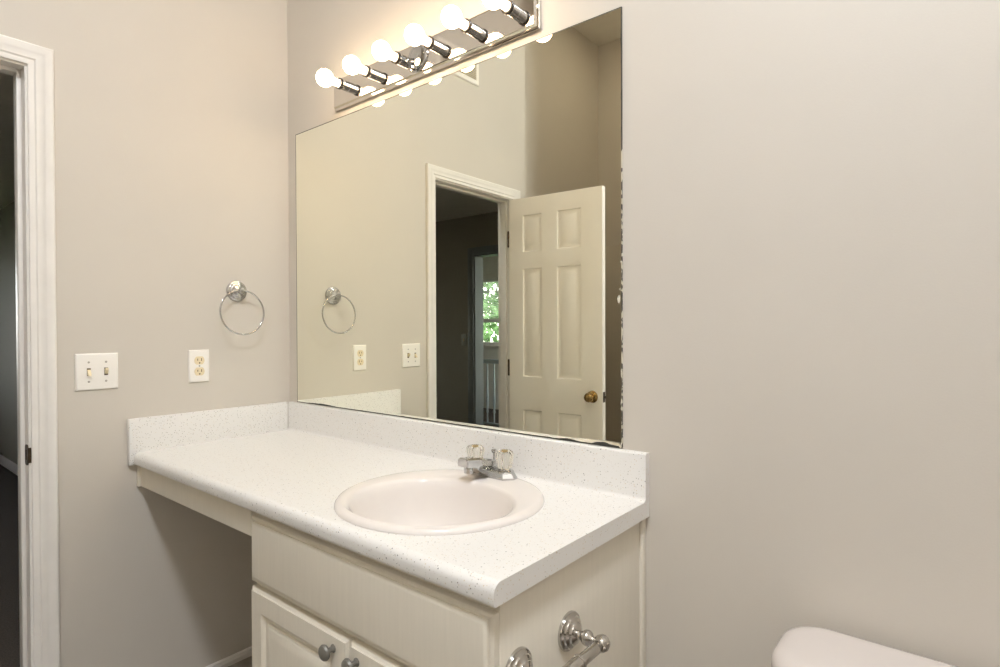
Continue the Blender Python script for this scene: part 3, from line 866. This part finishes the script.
# ------------------------------------------------------------------ switch and outlet on the left wall
SY, SZ = -0.6593, 1.110
sw = thing('light_switch', 'white double toggle switch plate on the left wall next to the door trim', 'light switch', (0, SY, SZ))
def plate(bm, y, z, hw, hh, t=0.006):
    def q(i, x): return [(x, y - hw + i, z - hh + i), (x, y + hw - i, z - hh + i), (x, y + hw - i, z + hh - i), (x, y - hw + i, z + hh - i)]
    loft(bm, [q(0, 0), q(0, 0.002), q(0.001, 0.004), q(0.004, t), q(0.005, t + 0.0002)])
bm = NB(); plate(bm, SY, SZ, 0.0572, 0.0572); obj('plate', bm, M_PLATE, sw)
for k, dy in enumerate((-0.023, 0.023)):
    bm = NB(); box(bm, 0.0055, 0.0068, SY + dy - 0.0052, SY + dy + 0.0052, SZ - 0.012, SZ + 0.012, 0.0004)
    b_ = obj('toggle_slot', bm, M_SLOT, sw)
    bm = NB()
    s = 1 if k else -1
    loft(bm, [[(0.006, SY + dy - 0.0045, SZ - 0.0085), (0.006, SY + dy + 0.0045, SZ - 0.0085), (0.006, SY + dy + 0.0045, SZ + 0.0085), (0.006, SY + dy - 0.0045, SZ + 0.0085)],
              [(0.019, SY + dy - 0.0036, SZ - 0.0035 + s * 0.008), (0.019, SY + dy + 0.0036, SZ - 0.0035 + s * 0.008), (0.017, SY + dy + 0.0036, SZ + 0.0035 + s * 0.008), (0.017, SY + dy - 0.0036, SZ + 0.0035 + s * 0.008)]])
    obj('toggle', bm, M_IVORY, sw)
    for dz in (-0.030, 0.030):
        bm = NB(); lathe(bm, [(0.0033, 0.0), (0.0033, 0.0006), (0.002, 0.0013), (0, 0.0014)], axis((0.006, SY + dy, SZ + dz), (1, 0, 0)), 14); obj('screw', bm, mat('screw_grey', (176, 170, 160), 0.4, 0.3, var=0.02) if dy < 0 and dz < 0 else bpy.data.materials['screw_grey'], sw)
OY, OZc = -0.3522, 1.1115
ou = thing('power_outlet', 'white duplex outlet with ivory sockets on the left wall below the towel ring', 'outlet', (0, OY, OZc))
bm = NB(); plate(bm, OY, OZc, 0.035, 0.0572); obj('plate', bm, M_PLATE, ou)
for dz in (-0.0195, 0.0195):
    bm = NB()
    rg = []
    for k in range(32):
        a = 2 * PI * k / 32
        rg.append((0.0172 * math.cos(a), max(-0.0142, min(0.0142, 0.0172 * math.sin(a)))))
    loft(bm, [[(0.0055, OY + u, OZc + dz + v) for u, v in rg], [(0.0072, OY + u, OZc + dz + v) for u, v in rg], [(0.0078, OY + u * 0.95, OZc + dz + v * 0.95) for u, v in rg]])
    rc = obj('receptacle', bm, M_IVORY, ou)
    for dy, hh in ((-0.0064, 0.0036), (0.0064, 0.0045)):
        bm = NB(); box(bm, 0.0076, 0.0081, OY + dy - 0.0012, OY + dy + 0.0012, OZc + dz + 0.003 - hh, OZc + dz + 0.003 + hh); obj('slot', bm, M_SLOT, rc)
    bm = NB(); lathe(bm, [(0.0025, 0.0), (0.0025, 0.0006), (0, 0.0006)], axis((0.0076, OY, OZc + dz - 0.0085), (1, 0, 0)), 14); obj('ground_hole', bm, M_SLOT, rc)
bm = NB(); lathe(bm, [(0.003, 0.0), (0.003, 0.0006), (0.002, 0.0013), (0, 0.0014)], axis((0.006, OY, OZc), (1, 0, 0)), 14); obj('screw', bm, bpy.data.materials['screw_grey'], ou)

# ------------------------------------------------------------------ toilet
TX0, TX1, TY0, TY1, TZ = 1.846, 2.335, -0.222, -0.018, 0.679
tl = thing('toilet', 'pale porcelain toilet against the wall, only its tank lid in view', 'toilet', ((TX0 + TX1) / 2, -0.35, 0))
def rrect(x0, x1, y0, y1, r, z, n=10):
    out = []
    for cx, cy, a0 in ((x1 - r, y1 - r, 0), (x0 + r, y1 - r, 90), (x0 + r, y0 + r, 180), (x1 - r, y0 + r, 270)):
        for k in range(n + 1):
            a = math.radians(a0 + 90 * k / n); out.append((cx + r * math.cos(a), cy + r * math.sin(a), z))
    return out
bm = NB()
LOOPS = [(0.012, TZ - 0.045), (0.003, TZ - 0.043), (0.0, TZ - 0.036), (0.0, TZ - 0.022), (0.002, TZ - 0.0155), (0.006, TZ - 0.0095), (0.012, TZ - 0.0050), (0.020, TZ - 0.0020), (0.029, TZ - 0.0005), (0.038, TZ)]
loft(bm, [rrect(TX0 + i, TX1 - i, TY0 + i, TY1 - i, 0.076 - i, z, 16) for i, z in LOOPS])
obj('tank_lid', bm, M_TOILET, tl, sharp=50)
bm = NB()
loft(bm, [rrect(TX0 + 0.045, TX1 - 0.045, TY0 + 0.03, TY1 - 0.008, 0.05, 0.36), rrect(TX0 + 0.03, TX1 - 0.03, TY0 + 0.018, TY1 - 0.006, 0.055, 0.40), rrect(TX0 + 0.014, TX1 - 0.014, TY0 + 0.012, TY1 - 0.006, 0.056, TZ - 0.044)])
obj('tank', bm, M_TOILET, tl, sharp=50)
bm = NB(); lathe(bm, [(0.014, 0), (0.014, 0.008), (0.006, 0.010), (0.006, 0.016), (0, 0.016)], axis((TX0 + 0.085, TY0 + 0.013, 0.575), (0, -1, 0)), 20)
tube(bm, [(TX0 + 0.085, TY0 - 0.003, 0.575), (TX0 + 0.12, TY0 - 0.006, 0.571), (TX0 + 0.155, TY0 - 0.006, 0.566)], [0.005, 0.0055, 0.007], 12)
obj('flush_lever', bm, M_CHROME, tl)
cxT = (TX0 + TX1) / 2
def egg(cy, a, bf, bb, z, n=40):
    return [(cxT + a * math.cos(2 * PI * k / n), cy + (bb if math.sin(2 * PI * k / n) > 0 else bf) * math.sin(2 * PI * k / n), z) for k in range(n)]
bm = NB()
loft(bm, [egg(-0.36, 0.11, 0.20, 0.22, 0.0), egg(-0.36, 0.105, 0.19, 0.21, 0.06), egg(-0.38, 0.11, 0.20, 0.2, 0.18), egg(-0.42, 0.16, 0.26, 0.22, 0.30), egg(-0.44, 0.185, 0.285, 0.24, 0.37), egg(-0.44, 0.187, 0.288, 0.24, 0.385), egg(-0.44, 0.14, 0.23, 0.17, 0.386), egg(-0.44, 0.12, 0.19, 0.14, 0.30), egg(-0.44, 0.05, 0.08, 0.07, 0.22)])
obj('bowl', bm, M_TOILET, tl, sharp=50)
bm = NB()
loft(bm, [egg(-0.44, 0.188, 0.292, 0.19, 0.388), egg(-0.44, 0.192, 0.296, 0.19, 0.398), egg(-0.44, 0.190, 0.294, 0.19, 0.412), egg(-0.44, 0.175, 0.275, 0.175, 0.420)])
obj('seat_lid', bm, M_TOILET, tl, sharp=50)
